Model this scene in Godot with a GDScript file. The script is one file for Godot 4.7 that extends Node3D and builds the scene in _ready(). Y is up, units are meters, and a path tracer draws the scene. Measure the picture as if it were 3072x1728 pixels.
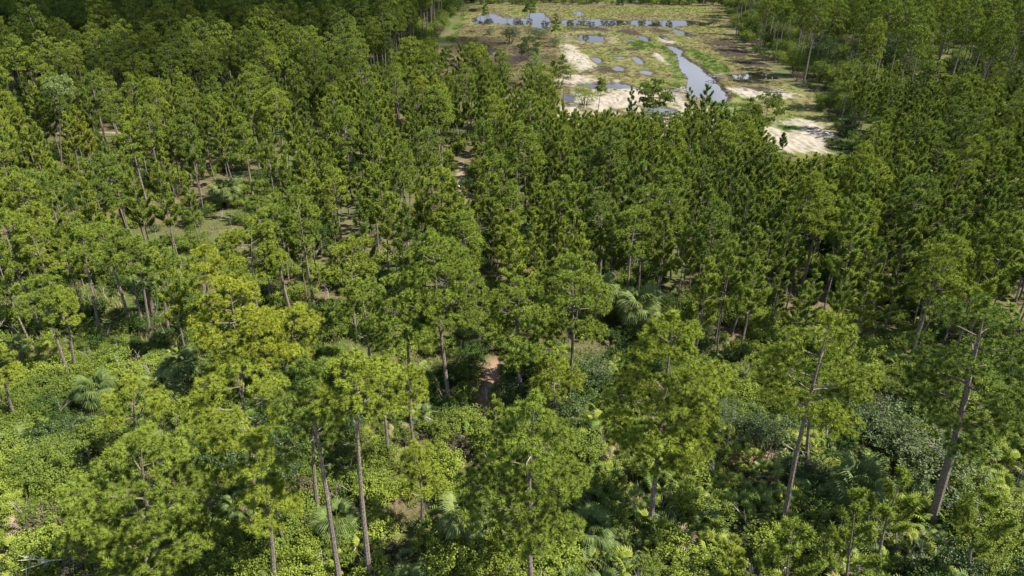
extends Node3D
# Aerial view over a slash-pine flatwood with palmetto undergrowth and a wet sandy clearing.

var rng := RandomNumberGenerator.new()
var nz := FastNoiseLite.new()
var nf := FastNoiseLite.new()
var M := {}
var TUFT := []          # needle tuft templates: plain triangles
var LEAFCLUMP := []
var taken := {}
var marks := []         # landmarks that labels point to: [x, z, phrase]
var waiting := []       # things whose labels are written once all stand: [node, look, place]

const CAM := Vector3(0, 30, 0)
const PITCH := 27.5

# ------------------------------------------------------------------ buffers and meshes
class Buf:
	var v := PackedVector3Array()
	var c := PackedColorArray()
	func tri(a: Vector3, b: Vector3, d: Vector3, col: Color) -> void:
		v.append(a); v.append(b); v.append(d)
		c.append(col); c.append(col); c.append(col)
	func quad(a: Vector3, b: Vector3, d: Vector3, e: Vector3, col: Color) -> void:
		tri(a, b, d, col); tri(a, d, e, col)
	func put_shades(xf: Transform3D, t: Array, light: float) -> void:     # a tuft in one of its eight shades
		v.append_array(xf * (t[0] as PackedVector3Array))
		c.append_array(t[1][clampi(int(light * 8.0), 0, 7)])
	func put(xf: Transform3D, t: PackedVector3Array, col: Color) -> void:
		v.append_array(xf * t)
		var k := PackedColorArray()
		k.resize(t.size()); k.fill(col)
		c.append_array(k)

func mesh_of(bufs: Array, mats: Array) -> ArrayMesh:
	var m := ArrayMesh.new()
	for i in bufs.size():
		var b: Buf = bufs[i]
		if b.v.is_empty():
			continue
		var a := []
		a.resize(Mesh.ARRAY_MAX)
		a[Mesh.ARRAY_VERTEX] = b.v
		a[Mesh.ARRAY_COLOR] = b.c
		m.add_surface_from_arrays(Mesh.PRIMITIVE_TRIANGLES, a)
		m.surface_set_material(m.get_surface_count() - 1, mats[i])
	return m

func rf(a: float, b: float) -> float:
	return rng.randf_range(a, b)

func aim(dir: Vector3, at: Vector3, s: float, spin: float) -> Transform3D:   # +Y of a template turned to dir
	var y := dir.normalized()
	var x := y.cross(Vector3(0.31, 0.2, 0.93)).normalized()
	var z := x.cross(y)
	var b := Basis(x, y, z).rotated(y, spin)
	return Transform3D(b.scaled_local(Vector3(s, s, s)), at)

func tube(b: Buf, pts: Array, rad: Array, sides: int, col: Color, wob := 0.0) -> void:
	var rings := []
	for i in pts.size():
		var d: Vector3 = (pts[mini(i + 1, pts.size() - 1)] - pts[maxi(i - 1, 0)]).normalized()
		var x := d.cross(Vector3(0.13, 0.11, 0.98)).normalized()
		var z := x.cross(d)
		var ring := []
		for k in sides:
			var an := TAU * k / sides
			var r: float = rad[i] * (1.0 + (rf(-wob, wob) if wob > 0.0 else 0.0))
			ring.append(pts[i] + (x * cos(an) + z * sin(an)) * r)
		rings.append(ring)
	for i in pts.size() - 1:
		for k in sides:
			var k2 := (k + 1) % sides
			b.quad(rings[i][k], rings[i][k2], rings[i + 1][k2], rings[i + 1][k], col)

# ------------------------------------------------------------------ nodes
func numbered(called: String) -> String:
	if not taken.has(called):
		taken[called] = 0
		return called
	taken[called] += 1
	return "%s_%03d" % [called, taken[called]]

func thing(called: String, label: String, category: String, at: Vector3, turn := 0.0, group := "") -> Node3D:
	var o := Node3D.new()
	o.name = numbered(called)
	add_child(o)
	o.position = at
	o.rotation.y = turn
	if label != "":
		o.set_meta("label", label)
		o.set_meta("category", category)
	if group != "":
		o.set_meta("group", group)
	return o

func part(called: String, mesh: Mesh, parent: Node3D, mat: Material = null) -> MeshInstance3D:
	var o := MeshInstance3D.new()
	o.name = called
	o.mesh = mesh
	if mat:
		o.material_override = mat
	parent.add_child(o, true)
	return o

func structure(called: String, mesh: Mesh) -> MeshInstance3D:
	var o := MeshInstance3D.new()
	o.name = numbered(called)
	o.mesh = mesh
	o.set_meta("kind", "structure")
	add_child(o)
	return o

func stuff(called: String, meshes: Array, places: Array, tints: Array, label: String, category: String) -> void:
	# meshes: [[part name, [mesh variants]]]; places: one list of transforms per variant
	var o := Node3D.new()
	o.name = numbered(called)
	o.set_meta("kind", "stuff")
	o.set_meta("label", label)
	o.set_meta("category", category)
	add_child(o)
	for p in meshes:
		for k in p[1].size():
			if places[k].is_empty():
				continue
			var mm := MultiMesh.new()
			mm.transform_format = MultiMesh.TRANSFORM_3D
			mm.use_colors = true
			mm.mesh = p[1][k]
			mm.instance_count = places[k].size()
			for i in places[k].size():
				mm.set_instance_transform(i, places[k][i])
				mm.set_instance_color(i, tints[k][i] if p[2] else Color.WHITE)
			var mi := MultiMeshInstance3D.new()
			mi.name = p[0]
			mi.multimesh = mm
			mi.set_meta("kind", "stuff")
			o.add_child(mi, true)

# ------------------------------------------------------------------ labels
func seen_at(p: Vector3) -> Vector3:     # where the photograph shows a point (x, y in -1..1) and how far away it is
	var r := deg_to_rad(PITCH)
	var d := p - CAM
	var f := -d.z * cos(r) - d.y * sin(r)
	var u := d.y * cos(r) - d.z * sin(r)
	return Vector3(d.x / f / 0.7502, u / f / 0.422, f)

const ORDER := ["first", "second", "third", "fourth", "fifth", "sixth", "seventh", "eighth", "ninth", "tenth", "eleventh", "twelfth", "thirteenth", "fourteenth", "fifteenth",
	"sixteenth", "seventeenth", "eighteenth", "nineteenth", "twentieth", "twenty-first", "twenty-second", "twenty-third", "twenty-fourth", "twenty-fifth", "twenty-sixth",
	"twenty-seventh", "twenty-eighth", "twenty-ninth", "thirtieth", "thirty-first", "thirty-second", "thirty-third", "thirty-fourth", "thirty-fifth", "thirty-sixth", "thirty-seventh"]

func mark(phrase: String, x: float, y: float, z: float) -> void:
	var s := seen_at(Vector3(x, y, z))
	marks.append([s.x, s.y, phrase])

func say_which() -> void:
	# look + side + the landmark a thing stands nearest to; those alike are told apart by their order going out from it
	var sets := {}
	for w in waiting:
		var s := seen_at(w[2])
		var best := 1e9
		var who := ""
		var bd := Vector2.ZERO
		for m in marks:
			var d := Vector2((s.x - m[0]) * 1.78, s.y - m[1])
			if d.length() < best:
				best = d.length(); who = m[2]; bd = d
		var side := "behind" if bd.y > 0 else "in front of"
		if absf(bd.x) > absf(bd.y):
			side = "right of" if bd.x > 0 else "left of"
		var key: String = w[1] + "|" + side + " " + who
		if not sets.has(key):
			sets[key] = []
		sets[key].append([best, w[0], w[1], side + " " + who])
	for key in sets:
		var l: Array = sets[key]
		l.sort_custom(func(a, b): return a[0] < b[0])
		for i in l.size():
			var t: String = l[i][2] + " " + l[i][3]
			if l.size() > 1:
				t = l[i][2] + ", " + ORDER[mini(i, ORDER.size() - 1)] + " one out " + l[i][3]
			l[i][1].set_meta("label", t)

# ------------------------------------------------------------------ materials
func lin(r: float, g: float, b: float) -> Color:
	return Color(r, g, b).linear_to_srgb()

func leafy(name_: String, c: Color, back := Color(0.46, 0.54, 0.18), rough := 0.6, spec := 0.25) -> StandardMaterial3D:
	var m := StandardMaterial3D.new()
	m.resource_name = name_
	m.albedo_color = c
	m.vertex_color_use_as_albedo = true
	m.roughness = rough
	m.metallic_specular = spec
	m.cull_mode = BaseMaterial3D.CULL_DISABLED
	m.backlight_enabled = true
	m.backlight = back
	return m

func matte(name_: String, c: Color, rough := 0.9) -> StandardMaterial3D:
	var m := StandardMaterial3D.new()
	m.resource_name = name_
	m.albedo_color = c
	m.vertex_color_use_as_albedo = true
	m.roughness = rough
	m.metallic_specular = 0.25
	return m

func noise_tex(freq: float, oct: int, ramp: Array, sd: int) -> NoiseTexture2D:
	var n := FastNoiseLite.new()
	n.noise_type = FastNoiseLite.TYPE_SIMPLEX_SMOOTH
	n.frequency = freq
	n.fractal_octaves = oct
	n.seed = sd
	var t := NoiseTexture2D.new()
	t.width = 512; t.height = 512
	t.seamless = true
	t.noise = n
	var g := Gradient.new()
	g.offsets = PackedFloat32Array([0.0, 0.35, 0.65, 1.0])
	g.colors = PackedColorArray(ramp)
	t.color_ramp = g
	return t

func make_materials() -> void:
	M.gold = leafy("gold_needles", lin(0.32, 0.365, 0.04))
	M.yellow = leafy("yellow_green_needles", lin(0.26, 0.32, 0.04))
	M.mid = leafy("green_needles", lin(0.21, 0.28, 0.04))
	M.deep = leafy("deep_green_needles", lin(0.16, 0.225, 0.038))
	M.pale = leafy("pale_green_needles", lin(0.23, 0.31, 0.10))
	M.needles = leafy("needles", lin(0.22, 0.28, 0.05))
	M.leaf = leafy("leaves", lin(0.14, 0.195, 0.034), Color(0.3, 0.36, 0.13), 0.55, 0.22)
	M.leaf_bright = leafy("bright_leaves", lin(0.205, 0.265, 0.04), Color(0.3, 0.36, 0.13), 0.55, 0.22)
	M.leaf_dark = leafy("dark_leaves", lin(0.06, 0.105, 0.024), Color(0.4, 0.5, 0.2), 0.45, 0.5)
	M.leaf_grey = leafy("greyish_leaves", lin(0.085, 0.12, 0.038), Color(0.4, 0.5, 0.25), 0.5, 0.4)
	M.frond = leafy("palm_fronds", lin(0.115, 0.165, 0.045), Color(0.3, 0.36, 0.13), 0.5, 0.3)
	M.frond_pale = leafy("pale_palm_fronds", lin(0.155, 0.205, 0.06), Color(0.3, 0.36, 0.13), 0.5, 0.3)
	M.palmetto = leafy("palmetto_fans", lin(0.215, 0.265, 0.045), Color(0.3, 0.36, 0.13), 0.55, 0.2)
	M.dead = leafy("dead_fronds", lin(0.30, 0.235, 0.16), Color(0.3, 0.25, 0.15), 0.85, 0.2)
	M.leaf_dead = leafy("dry_leaves", lin(0.13, 0.112, 0.072), Color(0.2, 0.18, 0.1), 0.8, 0.15)
	M.grass = leafy("grass_blades", lin(0.5, 0.5, 0.5), Color(0.4, 0.45, 0.2), 0.7, 0.2)
	M.bark = matte("pine_bark", Color.WHITE)
	M.bark.albedo_texture = noise_tex(0.035, 4, [lin(0.025, 0.02, 0.016), lin(0.11, 0.087, 0.074), lin(0.25, 0.212, 0.188), lin(0.46, 0.42, 0.385)], 5)
	M.bark.uv1_triplanar = true
	M.bark.uv1_scale = Vector3(0.9, 0.35, 0.9)
	M.limb = matte("dead_limbs", lin(0.34, 0.31, 0.29))
	M.bleached = matte("bleached_wood", lin(0.5, 0.47, 0.43))
	M.palm_bark = matte("palm_bark", lin(0.16, 0.125, 0.10))
	M.ground = matte("ground", Color.WHITE, 0.95)
	M.ground.albedo_texture = noise_tex(0.03, 5, [lin(0.62, 0.60, 0.58), lin(0.85, 0.84, 0.82), lin(0.95, 0.95, 0.94), lin(1, 1, 1)], 9)
	M.ground.uv1_triplanar = true
	M.ground.uv1_world_triplanar = true
	M.ground.uv1_scale = Vector3(0.23, 0.23, 0.23)
	var w := StandardMaterial3D.new()
	w.resource_name = "pond_water"
	w.albedo_color = lin(0.015, 0.0125, 0.009)
	w.roughness = 0.03
	w.metallic_specular = 0.7
	M.water = w
	var cl := matte("cloud_vapour", Color(0.95, 0.95, 0.96, 0.28))
	cl.transparency = BaseMaterial3D.TRANSPARENCY_ALPHA
	M.cloud = cl
	M.white = matte("white_sheet", lin(0.85, 0.85, 0.84), 0.6)

# ------------------------------------------------------------------ needle tufts, leaves, fans
func make_tuft(n: int, length: float, lo: float, hi: float, shoot: float, w: float) -> Array:
	var b := Buf.new()
	var brown := Color(0.42, 0.27, 0.5)
	for i in 5:       # the woody shoot with its scaly bud
		var a := TAU * i / 5.0
		var o := Vector3(cos(a), 0, sin(a)) * 0.02
		b.tri(Vector3(0, -shoot * 0.5 - 0.1, 0) + o, Vector3(0, -shoot * 0.5 - 0.1, 0) - o, Vector3(0, shoot * 0.5 + 0.09, 0) + o * 0.6, brown)
	for i in n:
		var t: float = deg_to_rad(lo + (hi - lo) * sqrt((i + rf(0, 1)) / n))
		var az := i * 2.39996 + rf(-0.5, 0.5)
		var d := Vector3(sin(t) * cos(az), cos(t), sin(t) * sin(az))
		var at := Vector3(0, shoot * rf(-0.5, 0.5), 0)
		var side := d.cross(Vector3(rf(-1, 1), rf(-1, 1), rf(-1, 1))).normalized() * w * 0.5
		var tip := at + d * length * rf(0.75, 1.12) + Vector3(0, -0.14 * length * sin(t), 0)
		b.tri(at + d * length * 0.12 - side, at + d * length * 0.12 + side, tip, Color(1, 1, 1) * rf(0.8, 1.0))
	var shades := []
	for k in 8:
		var c := PackedColorArray()
		for q in b.c:
			c.append(q * ((k + 1) / 8.0))
		shades.append(c)
	return [b.v, shades]

func make_leafclump(n: int, size: float, spread: float) -> PackedVector3Array:
	var b := Buf.new()
	for i in n:
		var d := Vector3(rf(-1, 1), rf(-0.4, 1), rf(-1, 1)).normalized()
		var at := Vector3(rf(-1, 1), rf(-0.8, 0.8), rf(-1, 1)) * spread
		var s := size * rf(0.7, 1.25)
		var along := d * s
		var side := d.cross(Vector3(rf(-0.5, 0.5), 1, rf(-0.5, 0.5))).normalized() * s * 0.3
		var fold := Vector3(0, s * 0.08, 0)
		b.tri(at, at + along * 0.5 - side + fold, at + along, Color.WHITE)
		b.tri(at, at + along, at + along * 0.5 + side + fold, Color.WHITE)
	return b.v

func make_fan(segs: int, petiole: float, blade: float, droop: float, arc: float, w: float, col_lo: float) -> ArrayMesh:
	# a fan frond along +Z: petiole, then folded segments that droop towards their tips
	var b := Buf.new()
	var pc := Color(0.85, 0.85, 0.6)
	var sag := droop * 0.25
	b.quad(Vector3(-w, 0, 0), Vector3(w, 0, 0), Vector3(w * 0.6, -sag * petiole, petiole), Vector3(-w * 0.6, -sag * petiole, petiole), pc)
	b.quad(Vector3(0, w, 0), Vector3(0, -w, 0), Vector3(0, -sag * petiole - w * 0.6, petiole), Vector3(0, -sag * petiole + w * 0.6, petiole), pc)
	var o := Vector3(0, -sag * petiole, petiole)
	for i in segs:
		var a := deg_to_rad(arc) * ((i + 0.5) / segs - 0.5) * 2.0 * 0.5
		var l := blade * (1.0 - 0.35 * absf(a) / deg_to_rad(arc * 0.5)) * rf(0.9, 1.08)
		var d := Vector3(sin(a), 0.05, cos(a))
		var s := Vector3(cos(a), 0, -sin(a)) * l * 0.36 * deg_to_rad(arc) / segs
		var up := Vector3(0, 0.012, 0)
		var p1 := o + d * l * 0.55 + Vector3(0, -droop * l * 0.10, 0)
		var p2 := o + d * l * 0.85 + Vector3(0, -droop * l * (0.32 + rf(0, 0.1)), 0)
		var p3 := o + d * l * 0.98 + Vector3(0, -droop * l * (0.62 + rf(0, 0.25)), 0)
		var c := Color(1, 1, 1) * rf(col_lo, 1.0)
		b.tri(o, p1 - s * 0.8, p1 + up * 2.0, c)
		b.tri(o, p1 + up * 2.0, p1 + s * 0.8, c)
		b.tri(p1 - s * 0.8, p2 - s * 0.5, p2 + s * 0.5, c)
		b.tri(p1 - s * 0.8, p2 + s * 0.5, p1 + s * 0.8, c)
		b.tri(p2 - s * 0.5, p3, p2 + s * 0.5, c)
	return mesh_of([b], [M.frond])

# ------------------------------------------------------------------ pines
func envelope(style: String, u: float) -> float:
	match style:
		"flat": return pow(maxf(0.0, 1.0 - pow(u, 2.6)), 0.6) * (0.75 + 0.25 * smoothstep(0.0, 0.3, u))
		"cone": return (1.0 - pow(u, 1.5)) * smoothstep(-0.25, 0.22, u) + 0.06
		"egg": return pow(maxf(0.0, sin(PI * (0.14 + 0.84 * pow(u, 1.0)))), 0.75)
		"tier": return (0.55 + 0.45 * absf(sin(u * 8.0 + 0.6))) * pow(maxf(0.0, 1.0 - pow(u, 3.0)), 0.6)
		"open", "fork": return pow(maxf(0.0, 1.0 - pow(u, 2.6)), 0.55) * smoothstep(-0.35, 0.25, u)
		"spire", "young": return (1.0 - pow(u, 1.7)) * smoothstep(-0.5, 0.2, u) * 0.92 + 0.12
	return pow(maxf(0.0, 1.0 - pow(u, 2.3)), 0.62) * smoothstep(-0.3, 0.28, u)

func pine(h: float, w: float, cbf: float, lean: float, style: String, dens: float, r0: float, tk: int) -> Array:
	# a pine standing at the origin: [trunk mesh, crown mesh]
	var hb := h * cbf
	var bark := Buf.new()
	var dead := Buf.new()
	var crown := Buf.new()
	var bow := rf(-0.25, 0.25)
	var bow2 := rf(-0.2, 0.2)
	var axis := func(y: float) -> Vector3:
		var t := y / h
		return Vector3(lean * t + bow * sin(t * PI), y, bow2 * sin(t * PI * 1.3))
	var young := style in ["spire", "young"]
	var pts := []
	var rad := []
	var n := 9
	for i in n + 1:
		var t := float(i) / n
		pts.append(axis.call(h * t * 0.97 - (0.15 if i == 0 else 0.0)))
		rad.append(r0 * (pow(1.0 - t, 0.75) * 0.93 + 0.06) * (1.25 if i == 0 else 1.0))
	tube(bark, pts, rad, 7, Color.WHITE, 0.07)
	var ch := h - hb
	var limbs := int(clampf(ch * (2.7 if young else 2.9), 11, 34))
	if style == "open" or style == "fork":
		limbs = int(limbs * 0.8)
	var az := rf(0, TAU)
	var k := TUFT[tk] as Array
	for i in limbs:
		var u := (i + rf(0.1, 0.9)) / limbs
		az += 2.39996 + rf(-0.45, 0.45)
		var reach := maxf(w * 0.5 * envelope(style, u) * rf(0.82, 1.15), 0.12)
		var rise := (0.25 + 0.75 * u) * reach * rf(0.35, 0.75) if not young else reach * rf(0.55, 1.0)
		var y0 := minf(hb + u * ch * 0.97 - rise * 0.7, h * 0.96)
		var p0: Vector3 = axis.call(maxf(y0, hb * 0.9))
		var out := Vector3(cos(az), 0, sin(az))
		var p1 := p0 + out * reach * 0.5 + Vector3(0, rise * 0.35, 0)
		var p2 := p0 + out * reach * 0.86 + Vector3(0, rise, 0)
		var lr := clampf(reach * 0.016, 0.012, 0.06)
		tube(bark, [p0, p1, p2], [lr * 1.3, lr, lr * 0.4], 4, Color(0.8, 0.78, 0.78))
		var tint := rf(0.74, 1.0)
		if not young:
			# foliage pads: domes of tufts on the ends and sides of each limb
			var pads := 2 + int(reach > 1.1) + int(reach > 1.9) + int(reach > 2.6)
			for j in pads:
				var s := 1.0 - 0.62 * float(j) / pads
				var q := p0.lerp(p1, s * 2.0) if s < 0.5 else p1.lerp(p2, s * 2.0 - 1.0)
				var sd := 0.0 if j == 0 else (1.0 if (i + j) % 2 == 0 else -1.0)
				var span := reach * rf(0.22, 0.4) * absf(sd)
				var at := q + out.cross(Vector3.UP) * sd * span + out * span * 0.3 + Vector3(0, span * rf(0.2, 0.6), 0)
				if sd != 0.0:
					tube(bark, [q, at], [lr * 0.6, 0.009], 3, Color(0.8, 0.78, 0.78))
				var pr := clampf(0.24 + reach * 0.17, 0.3, 0.72) * rf(0.8, 1.15)
				var nt := int(clampf(pr * pr * 26.0, 4, 12) * dens)
				for m in nt:
					var th := deg_to_rad(lerpf(0.0, 112.0, sqrt((m + rf(0.1, 0.9)) / nt)))
					var fa := m * 2.39996 + rf(-0.4, 0.4)
					var d := Vector3(sin(th) * cos(fa), cos(th), sin(th) * sin(fa))
					var tip := at + d * Vector3(pr, pr * 0.75, pr) * rf(0.75, 1.05)
					if m % 4 == 0:
						tube(bark, [at, tip], [0.012, 0.006], 3, Color(0.7, 0.68, 0.68))
					crown.put_shades(aim(d * 0.75 + Vector3(0, 0.5, 0), tip, rf(0.75, 1.12), rf(0, TAU)), k[rng.randi() % k.size()], tint * rf(0.72, 1.12))
			continue
		var count := int(maxf(3.0, reach * 11.5 * dens + 1.5))
		for j in count:
			var s := clampf(sqrt((j + rf(0.2, 1.0)) / count) * 0.95 + 0.05, 0.22, 1.02)
			var q := p0.lerp(p1, s * 2.0) if s < 0.5 else p1.lerp(p2, s * 2.0 - 1.0)
			var side := out.cross(Vector3.UP) * (1.0 if j % 2 == 0 else -1.0)
			var span := reach * 0.25 * rf(0.25, 1.0) * (1.15 - 0.55 * s)
			var tip := q + side * span + out * span * 0.45 + Vector3(0, span * rf(0.1, 0.75) + 0.2, 0)
			if j % 3 == 0:
				tube(bark, [q, tip], [lr * 0.5, 0.007], 3, Color(0.8, 0.78, 0.78))
			var dir := (tip - q).normalized() * 0.25 + Vector3(0.12, 1.0, 0) + out * 0.25 + Vector3(rf(-0.25, 0.25), 0, rf(-0.25, 0.25))
			crown.put_shades(aim(dir, tip, rf(0.8, 1.15), rf(0, TAU)), k[rng.randi() % k.size()], tint * rf(0.75, 1.1))
	# leader
	for j in 4:
		crown.put_shades(aim(Vector3(rf(-0.3, 0.3), 1, rf(-0.3, 0.3)), axis.call(h * rf(0.94, 1.0)), 1.0, rf(0, TAU)), k[j % k.size()], 0.95)
	# grey dead limbs below and inside the crown
	var nd := 2 if young else (9 if style in ["open", "fork", "flat"] else 5)
	for i in nd:
		var y := lerpf(hb * 0.72, hb + ch * 0.55, rf(0, 1))
		var a := rf(0, TAU)
		var l := rf(0.25, 0.8) * w * (0.16 if young else 0.34)
		var p0: Vector3 = axis.call(y)
		var o := Vector3(cos(a), 0, sin(a))
		var p1 := p0 + o * l * 0.5 + Vector3(0, l * rf(0.0, 0.3), 0)
		var p2 := p1 + o.rotated(Vector3.UP, rf(-0.6, 0.6)) * l * 0.5 + Vector3(0, l * rf(-0.15, 0.35), 0)
		tube(dead, [p0, p1, p2], [0.028, 0.02, 0.008], 4, Color(1, 1, 1) * rf(0.7, 1.0))
		tube(dead, [p1, p1 + o.rotated(Vector3.UP, rf(0.5, 1.0)) * l * 0.4 + Vector3(0, l * rf(0.0, 0.3), 0)], [0.014, 0.005], 3, Color.WHITE)
	return [mesh_of([bark, dead], [M.bark, M.limb]), mesh_of([crown], [M.needles])]

# ------------------------------------------------------------------ shrubs and broadleaf trees
func shrub(w: float, h: float, lumps: int, clumps: int, lk: int) -> Array:
	var f := Buf.new()
	var st := Buf.new()
	var blobs := []
	for i in lumps:
		var a := i * 2.4 + rf(-0.5, 0.5)
		var r := w * 0.5 * (0.0 if i == 0 else rf(0.35, 0.68))
		var br := w * rf(0.24, 0.36)
		blobs.append([Vector3(cos(a) * r, h * rf(0.42, 0.78) * (1.0 if i else 1.12), sin(a) * r), br, rf(0.78, 1.0)])
		tube(st, [Vector3(cos(a) * 0.06 * w, -0.1, sin(a) * 0.06 * w), blobs[i][0]], [0.018 * h + 0.01, 0.012], 4, Color(0.8, 0.8, 0.8))
	for i in clumps:
		var b = blobs[i % lumps]
		var d := Vector3(rf(-1, 1), rf(-0.55, 1), rf(-1, 1)).normalized()
		var at: Vector3 = b[0] + d * Vector3(b[1], b[1] * h / w * 1.15, b[1]) * (rf(0.55, 1.1) if i % 5 else rf(1.1, 1.45))
		at.y = maxf(at.y, 0.05)
		f.put(aim(d + Vector3(0, 0.6, 0), at, rf(0.8, 1.2), rf(0, TAU)), LEAFCLUMP[lk], Color(1, 1, 1) * clampf(b[2] * rf(0.75, 1.1), 0, 1))
	return [mesh_of([st], [M.palm_bark]), mesh_of([f], [M.leaf])]

# ------------------------------------------------------------------ the clearing: ponds, sand, lush grass, mud (x, z, radius across, radius along; metres)
const PONDS := [
	[25.8, -231.1, 4.8, 9.5, "dark oval pond ringed by a raised sandy bank"],
	[22.9, -189.2, 1.3, 6.0, "small round grey puddle beside the wheel-rutted sand"],
	[28.1, -193.5, 2.4, 2.3, "thin white-edged puddle between two small puddles"],
	[33.5, -188.3, 1.1, 6.5, "narrow bright puddle left of the rutted bank by the channel"],
	[32.5, -171.4, 1.6, 3.6, "pale bright puddle left of the near end of the lush bank"],
	[26.7, -176.8, 1.3, 3.3, "half-moon puddle beside the brown mud spoil"],
	[20.4, -154.6, 5.6, 3.4, "long shallow grey pond on the white sand"],
	[11.3, -142.2, 1.0, 3.3, "bluish puddle with a white sand rim by the pole-trunked pine"],
	[37.5, -228.1, 1.4, 3.2, "flat pale puddle right of the dark oval pond"],
	[42.6, -230.9, 1.9, 6.0, "bright puddle with trunk reflections above the channel's head"],
	[58.1, -245.4, 3.0, 7.6, "puddle striped with reflections close to the far wood"],
	[49.2, -232.2, 1.1, 4.9, "little white puddle at the sandy head of the channel"],
	[57.2, -165.9, 5.5, 4.1, "dark shaded pond under the wood right of the channel"],
	[27.8, -130.8, 2.6, 4.0, "grey pond behind the umbrella-crowned lone pine"],
	[-9.5, -286.7, 5.8, 18.0, "blue far pond beside the shaded wood"],
	[10.7, -284.0, 4.8, 26.0, "brightest far pond, mirroring a white cloud"],
	[1.0, -279.0, 7.0, 13.0, "dim strip of far water joining the two bright ponds"],
	[30.0, -275.4, 17.0, 12.5, "long far pond full of mirrored trunks"],
	[57.5, -273.6, 16.5, 12.0, "far pond reaching towards the wood's dark corner"],
	[28.1, -307.3, 2.1, 8.5, "small farthest pond among the tan grass"],
	[-4.8, -202.0, 0.8, 2.6, "tiny puddle in the shaded brown grass"],
	[-16.9, -321.1, 2.2, 7.3, "farthest pond at the end of the cut grass strip"],
]
const CHANNEL := [Vector2(46.4, -217.9), Vector2(48.6, -216.7), Vector2(49.5, -206.3), Vector2(46.9, -197.8), Vector2(47.0, -188.1), Vector2(47.6, -179.2), Vector2(47.0, -171.1),
	Vector2(46.9, -162.2), Vector2(45.6, -151.5), Vector2(45.1, -144.3), Vector2(42.6, -137.8), Vector2(40.6, -137.3), Vector2(39.7, -142.1), Vector2(38.0, -141.0), Vector2(36.9, -145.5),
	Vector2(38.1, -152.8), Vector2(41.0, -163.6), Vector2(41.3, -171.1), Vector2(42.6, -180.9), Vector2(45.5, -195.8), Vector2(45.8, -206.3)]
const EDGE := [Vector2(-22.7, -341.5), Vector2(-20.4, -269.9), Vector2(-19.8, -227.5), Vector2(-18.6, -189.4), Vector2(-17.7, -161.7), Vector2(-18.0, -143.0), Vector2(-6.0, -138.0),
	Vector2(2.0, -124.0), Vector2(8.9, -115.5), Vector2(20.7, -112.9), Vector2(32.1, -106.8), Vector2(38.5, -101.4), Vector2(46.1, -99.4), Vector2(54.1, -112.2), Vector2(59.6, -130.1),
	Vector2(61.8, -154.7), Vector2(63.3, -166.6), Vector2(68.0, -210.7), Vector2(76.6, -258.0), Vector2(96.3, -341.5)]
const SAND := [[16.9, -199.1, 2.9, 16.4], [17.3, -181.3, 4.5, 8.7], [15.8, -158.3, 6.0, 6.8], [22.8, -144.9, 7.3, 9.2], [33.0, -139.0, 3.1, 6.3], [48.1, -147.9, 3.6, 3.6], [54.1, -144.5, 6.1, 3.6],
	[50.9, -121.0, 5.0, 3.2], [48.5, -110.5, 4.6, 7.0], [47.7, -224.4, 2.6, 7.7], [39.9, -189.5, 0.8, 15.0], [38.2, -124.4, 4.2, 3.5], [10.6, -129.0, 3.6, 7.6], [43.2, -107.2, 4.4, 4.1], [33.0, -120.0, 6.0, 5.0], [28.0, -128.0, 12.0, 5.0], [19.0, -137.0, 8.0, 7.0], [42.0, -114.0, 8.0, 5.0], [52.5, -113.0, 2.0, 4.0], [22.0, -120.0, 6.0, 3.0]]
const LUSH := [[44.5, -201.5, 1.6, 18.8], [41.0, -177.0, 2.1, 14.9], [39.1, -163.7, 1.9, 4.3], [51.1, -198.3, 2.6, 10.2], [51.4, -179.7, 3.2, 10.2], [39.2, -213.5, 4.8, 9.4], [36.3, -154.1, 1.5, 3.2],
	[13.9, -142.3, 1.6, 5.6], [47.3, -142.2, 2.9, 3.3], [46.6, -117.2, 3.6, 3.9], [41.6, -133.9, 3.5, 5.0], [-20.6, -240.0, 2.4, 90.0], [-14.0, -128.0, 8.0, 4.0]]
const MUD := [[64.4, -220.7, 5.7, 8.7], [62.6, -204.7, 6.0, 10.8], [63.0, -184.7, 4.6, 7.2], [46.6, -165.5, 1.6, 8.8], [34.2, -146.7, 1.2, 6.0], [52.6, -150.8, 3.2, 3.0], [30.5, -207.5, 1.7, 3.3], [34.9, -207.5, 2.4, 4.0],
	[23.4, -174.4, 4.3, 4.8], [27.5, -254.7, 7.4, 4.9], [51.4, -251.5, 2.8, 5.7], [40.0, -245.5, 3.6, 9.1], [-9.0, -205.0, 5.0, 8.0], [-1.0, -190.0, 6.0, 7.0], [3.0, -205.0, 4.0, 8.0], [-12.0, -178.0, 4.0, 8.0]]
const TRAIL := [Vector2(-130, -116), Vector2(-93, -115), Vector2(-69, -114.2), Vector2(-46, -115), Vector2(-26, -114.7), Vector2(-10, -114.4), Vector2(-2, -115), Vector2(8, -117)]
const TRAIL2 := [Vector2(47, -104), Vector2(54, -98), Vector2(61, -92.5), Vector2(68, -87), Vector2(90, -76)]
const LANE := [Vector2(-7.6, -98), Vector2(-7.0, -88), Vector2(-6.2, -76), Vector2(-6.6, -70)]
const STRAW := [Vector2(-0.9, -45), Vector2(-1.4, -43), Vector2(-2.2, -37.5)]

func ring(e: Array, x: float, z: float, wob := 0.42) -> float:     # 0 in the middle, 1 at the rim
	var dx: float = (x - e[0]) / e[2]
	var dz: float = (z - e[1]) / e[3]
	if absf(dx) > 2.2 or absf(dz) > 2.2:
		return 9.0
	return sqrt(dx * dx + dz * dz) + wob * nf.get_noise_2d(x * 2.1, z * 0.9) * 1.6

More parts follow.
